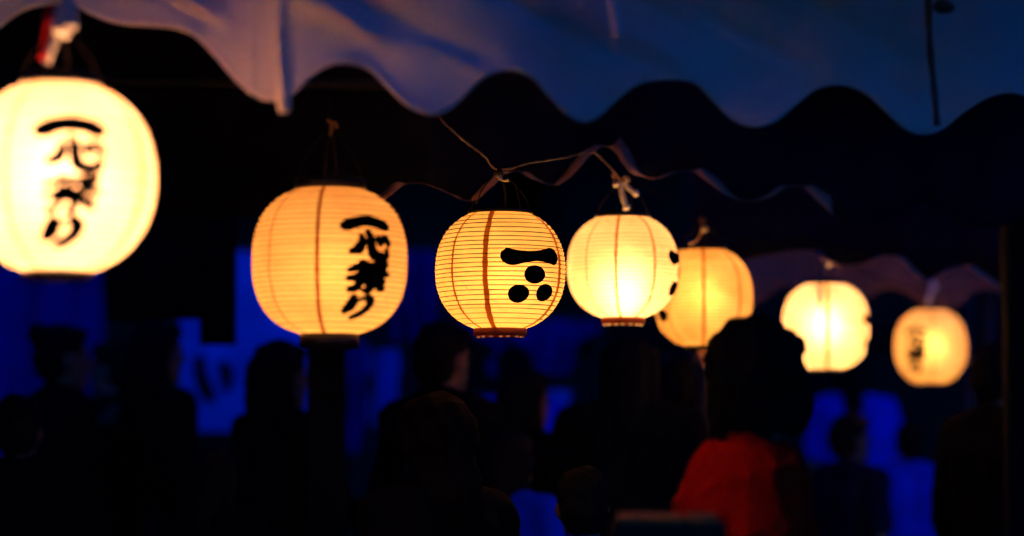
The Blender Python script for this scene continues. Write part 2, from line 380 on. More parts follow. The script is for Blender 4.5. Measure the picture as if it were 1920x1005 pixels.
t = empty('wooden_post', at(612, 834, 7.6)); t.location.z = 0; tag(t, 'black square post standing below the orange kanji lantern', 'post')
obj('shaft', bevelled_box((0, 0, .9), (.115, .115, 1.8), .01), M['dark_wood'], t, False)
obj('base', bevelled_box((0, 0, .06), (.26, .26, .12), .01), M['dark_wood'], t, False)

# ---- added unseen roof over the viewer's side (keeps the open dusk sky off the near valance)
shade_roof = empty('shade_canopy', (0, 0, 0)); tag(shade_roof, 'added unseen canopy shading the near valance from the dusk sky', 'canopy')
roof(shade_roof, -6.5, 6.5, -3.2, 3.3, 2.75, .5, M['roof_canvas'], 12)
for x in (-6.4, 6.4):
    for y in (-3.1, 3.2): pole(shade_roof, x, y, 2.75)
# ================================================================== BLUE SHEETS
def sheet(name, x0, x1, y0, y1, d, m, label, folds=5, amp=.03, seed=0, cat='curtain', sag=0, ragged=.55):
    a, b = at(x0, y0, d), at(x1, y1, d); w, h = b.x - a.x, a.z - b.z
    t = empty(name, (a.x + w / 2, a.y, b.z)); tag(t, label, cat)
    V, Fc = [], []; nx, ny = 60, 20
    for j in range(ny + 1):
        for i in range(nx + 1):
            u, v = i / nx, j / ny
            y = amp * math.sin(u * folds * 2 * math.pi + seed + .6 * math.sin(v * 3)) * (.35 + .65 * v) + amp * .6 * noise.noise(Vector((u * 4, v * 3, seed)))
            hw_ = 1 + ragged * (noise.noise(Vector((v * 2.6, seed * 3.1, 0))) - .12) if u not in () else 1
            V.append(((-w / 2 + w * u) * hw_ + ragged * w * .35 * noise.noise(Vector((v * 1.9, 7.7, seed * 2.3))) + .012 * math.sin(v * 4 + seed), y, h * (1 - v) + sag * math.sin(math.pi * u)))
    for j in range(ny):
        for i in range(nx): q = j * (nx + 1) + i; Fc.append((q, q + 1, q + nx + 2, q + nx + 1))
    o = obj('cloth', (V, Fc), m, t); s = o.modifiers.new('thick', 'SOLIDIFY'); s.thickness = .002
    bm = bmesh.new(); tube(bm, [(-w / 2 - .06, 0, h + .012), (w / 2 + .06, 0, h + .012)], .014, 8); obj('rail', bm, M['steel'], t)
    for s in (-1, 1):
        bm = bmesh.new(); tube(bm, [(s * (w / 2 + .05), .035, -b.z), (s * (w / 2 + .05), .035, h + .03)], .016, 8); obj('stand', bm, M['steel'], t)
    return t
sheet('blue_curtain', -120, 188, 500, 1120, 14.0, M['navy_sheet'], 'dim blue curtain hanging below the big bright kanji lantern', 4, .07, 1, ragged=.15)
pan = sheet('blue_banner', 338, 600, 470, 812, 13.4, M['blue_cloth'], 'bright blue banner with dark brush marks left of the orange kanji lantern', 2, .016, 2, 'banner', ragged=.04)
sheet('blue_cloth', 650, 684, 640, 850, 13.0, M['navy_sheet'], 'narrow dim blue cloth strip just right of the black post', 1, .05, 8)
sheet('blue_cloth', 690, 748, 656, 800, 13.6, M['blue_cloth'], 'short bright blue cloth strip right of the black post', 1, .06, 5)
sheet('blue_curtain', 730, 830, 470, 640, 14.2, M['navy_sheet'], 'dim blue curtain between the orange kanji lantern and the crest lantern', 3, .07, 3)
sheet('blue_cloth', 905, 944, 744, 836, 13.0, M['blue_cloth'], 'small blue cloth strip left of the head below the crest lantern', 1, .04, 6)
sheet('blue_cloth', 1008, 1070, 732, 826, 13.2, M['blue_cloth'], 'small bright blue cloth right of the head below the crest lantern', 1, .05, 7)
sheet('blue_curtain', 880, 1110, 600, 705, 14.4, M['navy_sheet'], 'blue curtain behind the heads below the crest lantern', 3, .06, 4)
# brush marks on the banner
def stroke_poly(pts, bold=1.0):
    """(x,y,w) -> list of left/right pairs"""
    c = spline(pts, 7); out = []
    for i, p in enumerate(c):
        t = c[min(i + 1, len(c) - 1)] - c[max(i - 1, 0)]; t = Vector((t.x, t.y)); t.normalize(); n = Vector((-t.y, t.x))
        w = max(p.z, .5) / 2 * bold
        out.append((Vector((p.x, p.y)) + n * w, Vector((p.x, p.y)) - n * w))
    return out
bo = Vector(pan.location)
for s in ([(378, 668, 20), (380, 700, 24), (392, 735, 26), (404, 752, 14)], [(418, 678, 16), (428, 700, 24), (430, 732, 14)]):
    V, Fc = [], []
    for k, (l, r) in enumerate(stroke_poly(s)):
        for q in (l, r):
            w = at(q.x, q.y, 13.4); V.append((w.x - bo.x, -.04, w.z - bo.z))
    for k in range(len(V) // 2 - 1): Fc.append((2 * k, 2 * k + 1, 2 * k + 3, 2 * k + 2))
    o = obj('brush_mark', (V, Fc), M['ink'], pan)
    sm = o.modifiers.new('thick', 'SOLIDIFY'); sm.thickness = .001

# black split curtain in front of the banner
nor = empty('black_split_curtain', at(320, 430, 8.6)); tag(nor, 'black split curtain hanging between the big bright lantern and the orange one', 'curtain')
no = Vector(nor.location)
for (x0, x1, yb) in ((196, 272, 602), (268, 376, 598), (371, 442, 646)):
    V, Fc = [], []
    for j in range(13):
        for i in range(13):
            p = at(x0 + (x1 - x0) * i / 12, 300 + (yb - 300) * j / 12, 8.6); p.y += .012 * math.sin(i * .9 + x0) * j / 12 + x0 * .0001
            V.append(p - no)
    for j in range(12):
        for i in range(12): q = j * 13 + i; Fc.append((q, q + 1, q + 14, q + 13))
    o = obj('flap', (V, Fc), M['black_cloth'], nor); s = o.modifiers.new('thick', 'SOLIDIFY'); s.thickness = .002
bm = bmesh.new(); tube(bm, [at(180, 298, 8.6) - no, at(460, 298, 8.6) - no], .014, 8); obj('rod', bm, M['dark_wood'], nor)
for x in (215, 320, 425):
    p = at(x, 298, 8.6) - no; bm = bmesh.new(); tube(bm, [p, p + Vector((0, -.25, .30)), p + Vector((0, -1.5, .45))], .003, 6); obj('hanging_cord', bm, M['dark_wood'], nor)

# dark case under the banner
t = empty('speaker_cabinet', at(416, 834, 10.3)); t.location.z = 0; tag(t, 'black cabinet standing under the bright blue banner', 'cabinet')
zt = at(416, 812, 10.3).z
obj('body', bevelled_box((0, 0, zt / 2), (.27, .3, zt), .012), M['dark_box'], t, False)
obj('grille', bevelled_box((0, -.153, zt * .6), (.22, .012, zt * .6), .004), M['black_cloth'], t, False)

# ================================================================== LANTERNS
D = 0.30
# glyph strokes traced in a 685 x 1005 grid (x, y, width)
KANJI = [
    [(150, 158, 78), (225, 128, 70), (325, 112, 72), (410, 124, 72), (485, 148, 74)],
    [(262, 245, 36), (268, 290, 52), (238, 350, 66), (190, 372, 46)],
    [(318, 205, 40), (338, 260, 54), (342, 330, 60), (362, 395, 72), (425, 412, 66), (480, 398, 50), (476, 350, 34)],
    [(402, 256, 44), (420, 306, 46)], [(420, 270, 40), (470, 262, 56), (498, 300, 44), (496, 325, 24)],
    [(278, 465, 44), (245, 500, 46), (172, 530, 34)], [(250, 488, 40), (330, 492, 44), (300, 545, 46), (235, 585, 46), (165, 600, 34)],
    [(245, 525, 26), (290, 548, 30)], [(350, 492, 46), (400, 482, 44), (470, 478, 46)], [(470, 470, 44), (440, 520, 44), (360, 560, 40)],
    [(360, 485, 40), (410, 545, 50), (495, 560, 34)], [(285, 575, 40), (400, 572, 40)], [(190, 602, 30), (300, 615, 46), (460, 618, 40)],
    [(340, 600, 60), (342, 660, 56), (325, 695, 44), (285, 692, 30)], [(255, 635, 44), (225, 675, 46), (178, 690, 40)],
    [(395, 632, 44), (430, 668, 46), (460, 672, 40)],
    [(222, 755, 52), (206, 815, 72), (160, 862, 52)], [(232, 810, 36), (275, 770, 22), (330, 752, 26)],
    [(345, 752, 52), (376, 790, 62), (362, 840, 56), (305, 888, 46), (232, 914, 34)],
]
ICHI = [(125, 280), (140, 222), (188, 192), (212, 168), (280, 186), (400, 205), (520, 208), (640, 195), (730, 170), (790, 150), (848, 168), (880, 228), (886, 290),
        (868, 340), (832, 380), (760, 360), (680, 346), (600, 342), (500, 355), (400, 380), (330, 399), (270, 402), (200, 382), (146, 335)]
DOTS = [(578, 518, 137, 121), (382, 773, 149, 117), (737, 748, 110, 114)]
def kanji_uv(x, y):     # -> (angle offset, height / D)
    return (x - 330) / 4.567 / math.cos(R(30)) / 146, (491 - (400 + y / 4.567)) / 292
def crest_uv(x, y):
    px, py = 920 + x / 7.18, 450 + y / 7.18
    return math.asin(max(-.97, min(.97, (px - 938) / 123))) - R(28), (508.5 - py) / 246

def lantern(px, py, W, H, label, kind, th, seams, col, power, rc=(.45, .42), n=2.3, nh=27, clear=0.0, paper=(.80, .72, .55), blot=.11, bulb_z=-.1,
            bottom='black_lacquer', seam_w=.011, seam_col=(.34, .12, .03), tilt=(0, 0), knot=None, chh=(.055, .05), scale=1.0, bulb_r=.036, hang=.16, bold=1.3, hoop_m='hoop', fwd=.18):
    d = F * D / W; c = at(px, py, d); a = math.atan2(-c.x, c.y)
    Rr = D / 2; h = D * H / W / 2
    t = empty('paper_lantern', c + Vector((0, 0, -h)), a); tag(t, label, 'lantern', 'lit paper lanterns strung in a row')
    t.rotation_euler = (R(tilt[0]), R(tilt[1]), a)
    kt, kb = (1 - rc[0] ** n) ** (1 / n), (1 - rc[1] ** n) ** (1 / n)
    def rad(z):                                  # z from -h..h
        k = (kt if z > 0 else kb) * abs(z) / h
        return Rr * max(0.02, 1 - k ** n) ** (1 / n)
    zs = []; sub = 4
    hoopz = [-h + 2 * h * i / nh for i in range(nh + 1)]
    def prad(z):                                 # paper sags inwards between the hoops
        f = (z + h) / (2 * h) * nh; f -= math.floor(f)
        return rad(z) - .0016 * math.sin(math.pi * f)
    prof = []
    for i in range(nh * sub + 1):
        z = -h + 2 * h * i / (nh * sub); prof.append((prad(z), z + h))
    pm = paper_mat('washi', paper, .6, clear, blot, 9.0, fwd)
    body = obj('paper_shade', lathe(prof, 72), pm, t)
    rnd = random.Random(int(px))
    for i, z in enumerate(hoopz[1:-1]):
        r = rad(z) + .0003; pr = [(r + .0010 * math.cos(q * math.pi / 2), z + h + .0010 * math.sin(q * math.pi / 2)) for q in range(4)]
        o = obj('hoop', lathe(pr, 56, True), M[hoop_m], body); o.rotation_euler = (rnd.uniform(-.008, .008), rnd.uniform(-.008, .008), 0); o.location.z = rnd.uniform(-.0006, .0006)
    sm = paper_mat('seam_paper', seam_col, .6, 0, .15, 30)
    for si, s in enumerate(seams):
        sw = seam_w * (.5 if si == 0 else 1.0)
        V, Fc = [], []; m = nh * 3
        for i in range(m + 1):
            z = -h + 2 * h * i / m; r = prad(z) + .0016; ww = (sw * (.8 + .3 * noise.noise(Vector((z * 60, s, 1))))) / 2
            wob = .002 * noise.noise(Vector((z * 25, s, 5)))
            for k in (-1, 0, 1):
                an = R(s) + (k * ww + wob) / max(r, .03); V.append((r * math.sin(an), -r * math.cos(an), z + h))
        for i in range(m):
            for k in (0, 1): q = 3 * i + k; Fc.append((q, q + 1, q + 4, q + 3))
        obj('seam', (V, Fc), sm, body)
    # ---- brushed marks
    def surf(an, z, lift):
        r = rad(z) + lift; return (r * math.sin(an), -r * math.cos(an), z + h)
    if kind == 'kanji':
        groups = [('kanji_ichi', KANJI[0:1]), ('kanji_kokoro', KANJI[1:5]), ('kanji_matsuri', KANJI[5:16]), ('kana_ri', KANJI[16:19])]
        lift = .0022
        for nm, strokes in groups:
            V, Fc = [], []
            for s in strokes:
                lift += .00004; b0 = len(V); prs = stroke_poly(s, bold * ({'kanji_matsuri': .70, 'kanji_kokoro': .80}.get(nm, 1) if bold > 1.4 else (1.14 if nm == "kanji_matsuri" else 1)))
                l0, r0 = prs[0]; l1, r1 = prs[-1]
                for l, r_ in prs:
                    for k in range(5):
                        q = l.lerp(r_, k / 4); u, v = kanji_uv(q.x, q.y); V.append(surf(R(th) + u, v * D, lift))
                for i in range(len(prs) - 1):
                    for k in range(4): q = b0 + 5 * i + k; Fc.append((q, q + 1, q + 6, q + 5))
                for (l, r_) in (prs[0], prs[-1]):          # rounded brush ends
                    cc = (l + r_) / 2; rr_ = (l - r_).length / 2 * .96; b1 = len(V)
                    u, v = kanji_uv(cc.x, cc.y); V.append(surf(R(th) + u, v * D, lift + .00002))
                    for k in range(14):
                        e = 2 * math.pi * k / 14; u, v = kanji_uv(cc.x + rr_ * math.cos(e), cc.y + rr_ * math.sin(e) * .9); V.append(surf(R(th) + u, v * D, lift + .00002))
                    for k in range(14): Fc.append((b1, b1 + 1 + k, b1 + 1 + (k + 1) % 14))
            obj('brush_character', (V, Fc), M['ink'], body)
    elif kind == 'crest':
        def blob(outline, cx, cy, nm):
            V, Fc = [], []; n_ = len(outline); rows = 5
            if nm == 'crest_bar':                      # skin between upper and lower outline
                up = spline([(x, y, 0) for x, y in ICHI[1:12]], 4); lo = spline([(x, y, 0) for x, y in [ICHI[0]] + ICHI[:11:-1]], 4)
                ux = [p for p in up]; N = 44
                def samp(poly, s):
                    f = s * (len(poly) - 1); i = min(int(f), len(poly) - 2); return poly[i].lerp(poly[i + 1], f - i)
                for i in range(N + 1):
                    p, q = samp(up, i / N), samp(lo, i / N)
                    for k in range(7):
                        w = p.lerp(q, k / 6); u, v = crest_uv(w.x, w.y); V.append(surf(R(th) + u, v * D, .0024))
                for i in range(N):
                    for k in range(6): a_ = 7 * i + k; Fc.append((a_, a_ + 1, a_ + 8, a_ + 7))
            else:
                x, y, rx, ry = outline; V.append(surf(R(th) + crest_uv(x, y)[0], crest_uv(x, y)[1] * D, .0024)); S = 40
                for rr_ in range(1, 5):
                    for k in range(S):
                        e = 2 * math.pi * k / S; u, v = crest_uv(x + rx * rr_ / 4 * math.cos(e), y + ry * rr_ / 4 * math.sin(e)); V.append(surf(R(th) + u, v * D, .0024))
                for k in range(S): Fc.append((0, 1 + k, 1 + (k + 1) % S))
                for rr_ in range(3):
                    for k in range(S):
                        b = 1 + rr_ * S; Fc.append((b + k, b + (k + 1) % S, b + S + (k + 1) % S, b + S + k))
            obj(nm, (V, Fc), M['ink'], body)
        blob(ICHI, 0, 0, 'crest_bar')
        for q in DOTS: blob(q, 0, 0, 'crest_dot')
    # ---- collars (open rings), bail, bulb
    def collar(name, r, z0, hh, m):
        pr = [(r, z0), (r + .003, z0 + .002), (r + .003, z0 + hh - .002), (r, z0 + hh), (r - .003, z0 + hh), (r - .004, z0)]
        return obj(name, lathe(pr, 56, True), m, t)
    rt, rb = rad(h * .999) + .001, rad(-h * .999) + .001
    ht, hb = chh[0] * D, chh[1] * D
    collar('top_collar', rt, 2 * h - .002, ht, M['black_lacquer'])
    bc = collar('bottom_collar', rb, -hb + .002, hb, M[bottom])
    if bottom == 'red_wood':
        for k in range(7):  # pale beads stand in for bright spots of light along the lower rim
            an = -1.2 + k * .4 + rnd.uniform(-.1, .1)
            bm = bmesh.new(); bmesh.ops.create_icosphere(bm, subdivisions=2, radius=.0032)
            bmesh.ops.scale(bm, vec=(1.7, 1, .8), verts=bm.verts); bmesh.ops.translate(bm, vec=((rb - .003) * math.sin(an), -(rb - .003) * math.cos(an), -hb - .0005), verts=bm.verts)
            obj('rim_glint', bm, pm, bc)
    zt = 2 * h + ht; hook = Vector((0, 0, zt + hang))
    bm = bmesh.new()
    tube(bm, spline([(-rt * .95, 0, zt - .004), (-rt * .75, 0, zt + hang * .35), (-.012, 0, zt + hang * .9), hook], 6), .0011, 6); obj('bail_wire', bm, M['wire'], t)
    bm = bmesh.new()
    tube(bm, spline([(rt * .95, 0, zt - .004), (rt * .75, 0, zt + hang * .35), (.012, 0, zt + hang * .9), hook], 6), .0011, 6); obj('bail_wire', bm, M['wire'], t)
    bz = h + bulb_z * D
    bp = [(.001, -bulb_r)] + [(bulb_r * math.cos(q), bulb_r * math.sin(q)) for q in [R(x) for x in (-65, -45, -25, -5, 15, 35, 50)]] + [(bulb_r * .5, bulb_r * 1.1), (bulb_r * .42, bulb_r * 1.4)]
    b = obj('bulb', lathe([(r, z + bz) for r, z in bp], 20), emit_mat('bulb_glow', col, power), t)
    obj('socket', lathe([(.001, bz + bulb_r * 1.4), (.017, bz + bulb_r * 1.4), (.019, bz + bulb_r * 1.4 + .03), (.012, bz + bulb_r * 1.4 + .05), (.001, bz + bulb_r * 1.4 + .05)], 16), M['dark_box'], t)
    bm = bmesh.new(); tube(bm, spline([(0, 0, bz + bulb_r * 1.4 + .045), (.004, 0, 1.6 * h), (.012, .01, zt + .02), (0, 0, zt + hang)], 6), .003, 6); obj('bulb_cord', bm, M['wire'], t)
    hw = Matrix.Translation(t.location) @ t.rotation_euler.to_matrix().to_4x4() @ hook
    if knot: knot(t, hook, a)
    return t, hw, d

def strand(t, a, m, pts, r, name='tie_cord', wob=.0):
    """cord pieces given in metres in the picture plane round the hook: (right, up, towards camera)"""
    bm = bmesh.new(); c = spline([(x, -w, z) for x, z, w in pts], 6)
    tube(bm, c, [r * (1 + .25 * noise.noise(Vector((i * .7, r * 900, 0)))) for i in range(len(c))], 7)
    return obj(name, bm, m, t)
def local(t, a, hook, q):     # picture-plane offset -> lantern-local
    v = Vector((q[0], -q[2], q[1])); v.rotate(Matrix.Rotation(-a, 3, 'Z')); return hook + v
def cord(t, hook, a, m, pts, r, name='tie_cord', bulge_end=False):
    c = spline([local(t, a, hook, q) for q in pts], 6); n_ = len(c); bm = bmesh.new()
    rr = [r * (1 + .25 * noise.noise(Vector((i * .6, r * 900 + pts[0][0] * 90, 0)))) for i in range(n_)]
    if bulge_end: rr[-1] *= .7; rr[-2] *= 1.5; rr[-3] *= 1.6
    tube(bm, c, rr, 8); return obj(name, bm, m, t)
def lump(t, hook, a, m, q, r, sc=(1, 1, 1), name='knot', seed=0):
    bm = bmesh.new(); bmesh.ops.create_icosphere(bm, subdivisions=3, radius=r)
    for v in bm.verts:
        v.co *= 1 + .45 * noise.noise(v.co / r * 1.1 + Vector((seed, 0, 0))) + .2 * noise.noise(v.co / r * 3 + Vector((0, seed, 0)))
        v.co = Vector((v.co.x * sc[0], v.co.y * sc[1], v.co.z * sc[2]))
    bmesh.ops.translate(bm, vec=local(t, a, hook, q), verts=bm.verts); return obj(name, bm, m, t)

# offsets below are metres: one photo pixel is D / W
def knot1(t, hook, a):
    s = D / 374; K = lambda x, y, w=0.0: ((x - 112) * s, (75 - y) * s, w)
    for i, p in enumerate((K(122, 22), K(132, 45), K(112, 60), K(124, 78), K(138, 72))):
        lump(t, hook, a, M['film'], (p[0], p[1], .02 + .004 * i), .011 + .003 * (i % 2), (1, .7, 1.3), 'film_twist', i * 3.3)
    cord(t, hook, a, M['film'], [K(118, 70, .02), K(108, 100, .024), K(98, 125, .022), K(90, 148, .02)], .007, 'film_tail')
    pts = [K(104, 36, .03), K(98, 60, .034), K(90, 95, .036), (K(84, 142, .03))]
    c = spline([local(t, a, hook, q) for q in pts], 6); V, Fc = [], []
    for i, p in enumerate(c):
        w = .006 + .003 * math.sin(i * .35); V += [p + Vector((-w, .002 * math.sin(i * .5), 0)), p + Vector((w, -.003, 0))]
    for i in range(len(c) - 1): Fc.append((2 * i, 2 * i + 1, 2 * i + 3, 2 * i + 2))
    o = obj('red_ribbon', (V, Fc), M['red_ribbon'], t); sm = o.modifiers.new('thick', 'SOLIDIFY'); sm.thickness = .001
def knot2(t, hook, a):
    s = D / 292; K = lambda x, y, w=.01: ((x - 627) * s, (232 - y) * s, w)
    cord(t, hook, a, M['brown_cord'], [K(622, 220), K(628, 224), K(630, 236), K(627, 250)], .0035, 'tape_end')
    cord(t, hook, a, M['brown_cord'], [K(630, 226), K(637, 226), K(640, 236)], .0035, 'tape_end')
    cord(t, hook, a, M['wire'], [K(627, 225), K(626, 100), K(628, -60)], .0016, 'tie_cord')
    cord(t, hook, a, M['wire'], [K(627, 245), K(620, 290), K(615, 336)], .0022, 'tie_cord')
def knot3(t, hook, a):
    s = D / 246; K = lambda x, y, w=.012: ((x - 942) * s, (312 - y) * s, w)
    lump(t, hook, a, M['wire'], K(938, 312), .009, (1.1, .8, 1), 'knot', 2)
    cord(t, hook, a, M['white_string'], [K(936, 322), K(942, 328), K(950, 331), K(958, 329)], .0026, 'string_end', True)
    cord(t, hook, a, M['white_string'], [K(942, 314), K(943, 322), K(946, 327)], .002, 'string_end')
    cord(t, hook, a, M['brown_cord'], [K(930, 316), K(931, 320), K(929, 324)], .0016, 'string_end')
    cord(t, hook, a, M['wire'], [K(930, 320), K(910, 345), K(896, 374)], .0016, 'tie_cord')
    cord(t, hook, a, M['wire'], [K(968, 335), K(976, 360), K(980, 380)], .0014, 'tie_cord')
    cord(t, hook, a, M['white_string'], [K(960, 391), K(966, 393)], .002, 'string_end')
def knot4(t, hook, a):
    s = D / 210; K = lambda x, y, w=.012: ((x - 1170) * s, (338 - y) * s, w)
    lump(t, hook, a, M['white_string'], K(1158, 341), .011, (1, 1, 1), 'knot', 1); lump(t, hook, a, M['white_string'], K(1175, 334), .0105, (1, 1, 1), 'knot', 5)
    cord(t, hook, a, M['white_string'], [K(1167, 340), K(1167, 355), K(1172, 375), K(1178, 392)], .0068, 'string_tail', True)
    cord(t, hook, a, M['white_string'], [K(1172, 342), K(1184, 354), K(1199, 363)], .0062, 'string_tail', True)
    cord(t, hook, a, M['white_string'], [K(1158, 340), K(1150, 325)], .003, 'string_tail')
    cord(t, hook, a, M['wire'], [K(1178, 340), K(1186, 370), K(1184, 408)], .002, 'tie_cord')
def knot5(t, hook, a):
    s = D / 186; K = lambda x, y, w=.012: ((x - 1316) * s, (424 - y) * s, w)
    lump(t, hook, a, M['white_string'], K(1319, 432), .010, (1, 1, 1.1), 'knot', 3); lump(t, hook, a, M['brown_cord'], K(1314, 416), .009, (1, 1, 1.2), 'knot', 8)
    cord(t, hook, a, M['brown_cord'], [K(1308, 412), K(1314, 425), K(1310, 445), K(1298, 458)], .004, 'string_tail')
    lump(t, hook, a, M['white_string'], K(1297, 458), .008, (1.4, 1, .7), 'knot', 4)
def knot6(t, hook, a):
    s = D / 163; K = lambda x, y, w=.012: ((x - 1545) * s, (470 - y) * s, w)
    lump(t, hook, a, M['white_string'], K(1553, 487), .016, (.9, .9, 1.5), 'knot', 3); lump(t, hook, a, M['brown_cord'], K(1540, 460), .013, (1, 1, 1.2), 'knot', 6)
    cord(t, hook, a, M['brown_cord'], [K(1540, 455, .02), K(1528, 480, .05), K(1524, 520, .13), K(1524, 578, .155)], .0065, 'hanging_cord')
def knot7(t, hook, a):
    s = D / 138; K = lambda x, y, w=.012: ((x - 1745) * s, (545 - y) * s, w)
    cord(t, hook, a, M['white_string'], [K(1752, 532), K(1748, 545), K(1744, 558), K(1738, 574)], .0095, 'string_tail')
    lump(t, hook, a, M['white_string'], K(1751, 538), .015, (.9, .9, 1.6), 'knot', 6)

WARM = (1.0, .40, .055)
L = []
L.append(lantern(110, 335, 364, 350, 'largest, brightest kanji lantern, cut by the left edge, red ribbon above', 'kanji', 8, (-31, 56, 118, -95, 170), (1.0, .42, .17), 112, bold=1.62, hoop_m='pale_hoop',
                 rc=(.40, .33), n=2.2, fwd=.2, paper=(.84, .80, .68), bulb_z=-.02, seam_col=(.62, .36, .10), knot=knot1, hang=.075, nh=30, seam_w=.014, bulb_r=.045))
L.append(lantern(618, 491, 292, 272, 'orange kanji lantern with black collars, second from left', 'kanji', 30, (-49, -9, 85, 130, -120), (1.0, .39, .085), 50, fwd=.08, bold=1.36,
                 rc=(.43, .35), n=2.5, paper=(.82, .70, .48), bulb_z=-.09, knot=knot2, hang=.10, nh=29, chh=(.075, .10), seam_w=.009, seam_col=(.30, .12, .04)))
L.append(lantern(938, 508.5, 246, 217, 'sharp ribbed lantern with bar and three dots crest facing the viewer', 'crest', 28, (-46, -13, 63, 110, -100), (1.0, .44, .09), 50, fwd=.08,
                 rc=(.47, .38), n=2.25, paper=(.82, .72, .48), bulb_z=-.08, bottom='red_wood', knot=knot3, hang=.085, nh=26, chh=(.04, .062), seam_w=.015, seam_col=(.40, .15, .04)))
L.append(lantern(1168, 502, 210, 188, 'pale bright lantern with glowing lower half and crest on its right edge', 'crest', 81, (-40, -7, 34, 120, -95), (1.0, .48, .16), 60, fwd=.4, hoop_m='pale_hoop',
                 rc=(.48, .36), n=2.3, paper=(.84, .78, .60), bulb_z=-.2, bulb_r=.046, clear=.0, bottom='red_wood', knot=knot4, hang=.085, nh=26, chh=(.04, .065), seam_w=.009, seam_col=(.42, .2, .06)))
L.append(lantern(1318, 559, 187, 180, 'blotchy amber lantern partly hidden behind the pale bright one', 'crest', -72, (-44, 1, 47, 120, -110), (1.0, .41, .08), 56, hoop_m='pale_hoop',
                 rc=(.45, .36), n=2.4, paper=(.83, .74, .50), blot=.2, bulb_z=.0, knot=knot5, hang=.06, nh=27, seam_w=.012, seam_col=(.5, .24, .05)))
L.append(lantern(1548, 613, 163, 160, 'whitish glowing lantern with a dark cord end hanging over it', 'crest', 88, (-70, 3, 60, 130, -120), (1.0, .47, .165), 108, fwd=.42, hoop_m='pale_hoop',
                 rc=(.47, .40), n=2.5, paper=(.86, .82, .70), bulb_z=0, knot=knot6, hang=.10, nh=27, seam_w=.018, seam_col=(.62, .42, .14)))
L.append(lantern(1745, 650, 134, 137, 'smallest and farthest lantern at far right with a short column of writing', 'kanji', -24, (4, 60, 130, -110), (1.0, .42, .09), 58, fwd=.35, hoop_m='pale_hoop',
                 rc=(.42, .36), n=2.3, paper=(.84, .76, .56), bulb_z=0, knot=knot7, hang=.07, nh=27, seam_w=.016, seam_col=(.55, .3, .08)))
# made-up paper triangle standing in for the lit patch under the amber lantern's collar
t5 = L[4][0]; bm = bmesh.new()
h5 = -.05 * D
a_ = [bm.verts.new(v) for v in ((-.018, -.035, h5), (.024, -.035, h5), (.006, -.035, h5 - .062))]; b_ = [bm.verts.new(v.co + Vector((0, .0015, 0))) for v in a_]
bm.faces.new(a_); bm.faces.new(b_[::-1])
for i in range(3): bm.faces.new((a_[i], b_[i], b_[(i + 1) % 3], a_[(i + 1) % 3]))
obj('lit_patch', bm, paper_mat('lit_patch_paper', (.8, .6, .35)), t5, False)

# twisted supply cable that carries the row
bm = bmesh.new(); hk = [q[1] for q in L]
path = [at(770, 120, 4.75), at(820, 214, 4.95), at(868, 262, 5.2), at(905, 290, 5.35), hk[2] + Vector((-.004, 0, .004)),
        at(1000, 304, 5.7), at(1065, 295, 5.95), at(1115, 288, 6.2), hk[3]]
c = spline(path, 10)
for ph in (0, math.pi):
    cc = [p + Vector((0, math.cos(i * .9 + ph), math.sin(i * .9 + ph))) * .0016 + Vector((0, 0, .003 * noise.noise(Vector((i * .35, 0, 0))))) for i, p in enumerate(c)]
    tube(bm, cc, .0017, 6)
cab = obj('lantern_cable', bm, M['cable']); tag(cab, 'thin twisted copper brown cable running down to the crest lantern and on', 'cable')
bm = bmesh.new(); tube(bm, spline([hk[3], at(1225, 352, 6.8), at(1275, 392, 7.1), hk[4], hk[4].lerp(hk[5], .5) + Vector((0, 0, -.02)), hk[5], hk[5].lerp(hk[6], .5) + Vector((0, 0, -.03)), hk[6], at(1990, 560, 11)], 10), .0024, 6)
tag(obj('lantern_cable', bm, M['black_cloth']), 'dark cable linking the four lanterns on the right', 'cable')

# ================================================================== PEOPLE
def capsule(bm, p0, r0, p1, r1, seg=12):
    p0, p1 = Vector(p0), Vector(p1); t = (p1 - p0); ln = t.length
    if ln < 1e-6: t = Vector((0, 0, 1))
    t.normalize(); pts, rr = [], []
    for q in (-75, -50, -25): pts.append(p0 + t * r0 * math.sin(R(q))); rr.append(r0 * math.cos(R(q)))
    pts += [p0, p1]; rr += [r0, r1]
    for q in (25, 50, 75): pts.append(p1 + t * r1 * math.sin(R(q))); rr.append(r1 * math.cos(R(q)))
    u, v = frame_of(t); rings = []
    for p, r in zip(pts, rr): rings.append([bm.verts.new(p + (u * math.cos(2 * math.pi * k / seg) + v * math.sin(2 * math.pi * k / seg)) * r) for k in range(seg)])
    for a, b in zip(rings, rings[1:]):
        for k in range(seg): bm.faces.new((a[k], a[(k + 1) % seg], b[(k + 1) % seg], b[k]))
    bm.faces.new(rings[0][::-1]); bm.faces.new(rings[-1])
def ell(bm, c, s, rot=None):
    r = bmesh.ops.create_icosphere(bm, subdivisions=3, radius=1); bmesh.ops.scale(bm, vec=s, verts=r['verts'])
    if rot: bmesh.ops.rotate(bm, cent=(0, 0, 0), matrix=rot, verts=r['verts'])
    bmesh.ops.translate(bm, vec=c, verts=r['verts'])
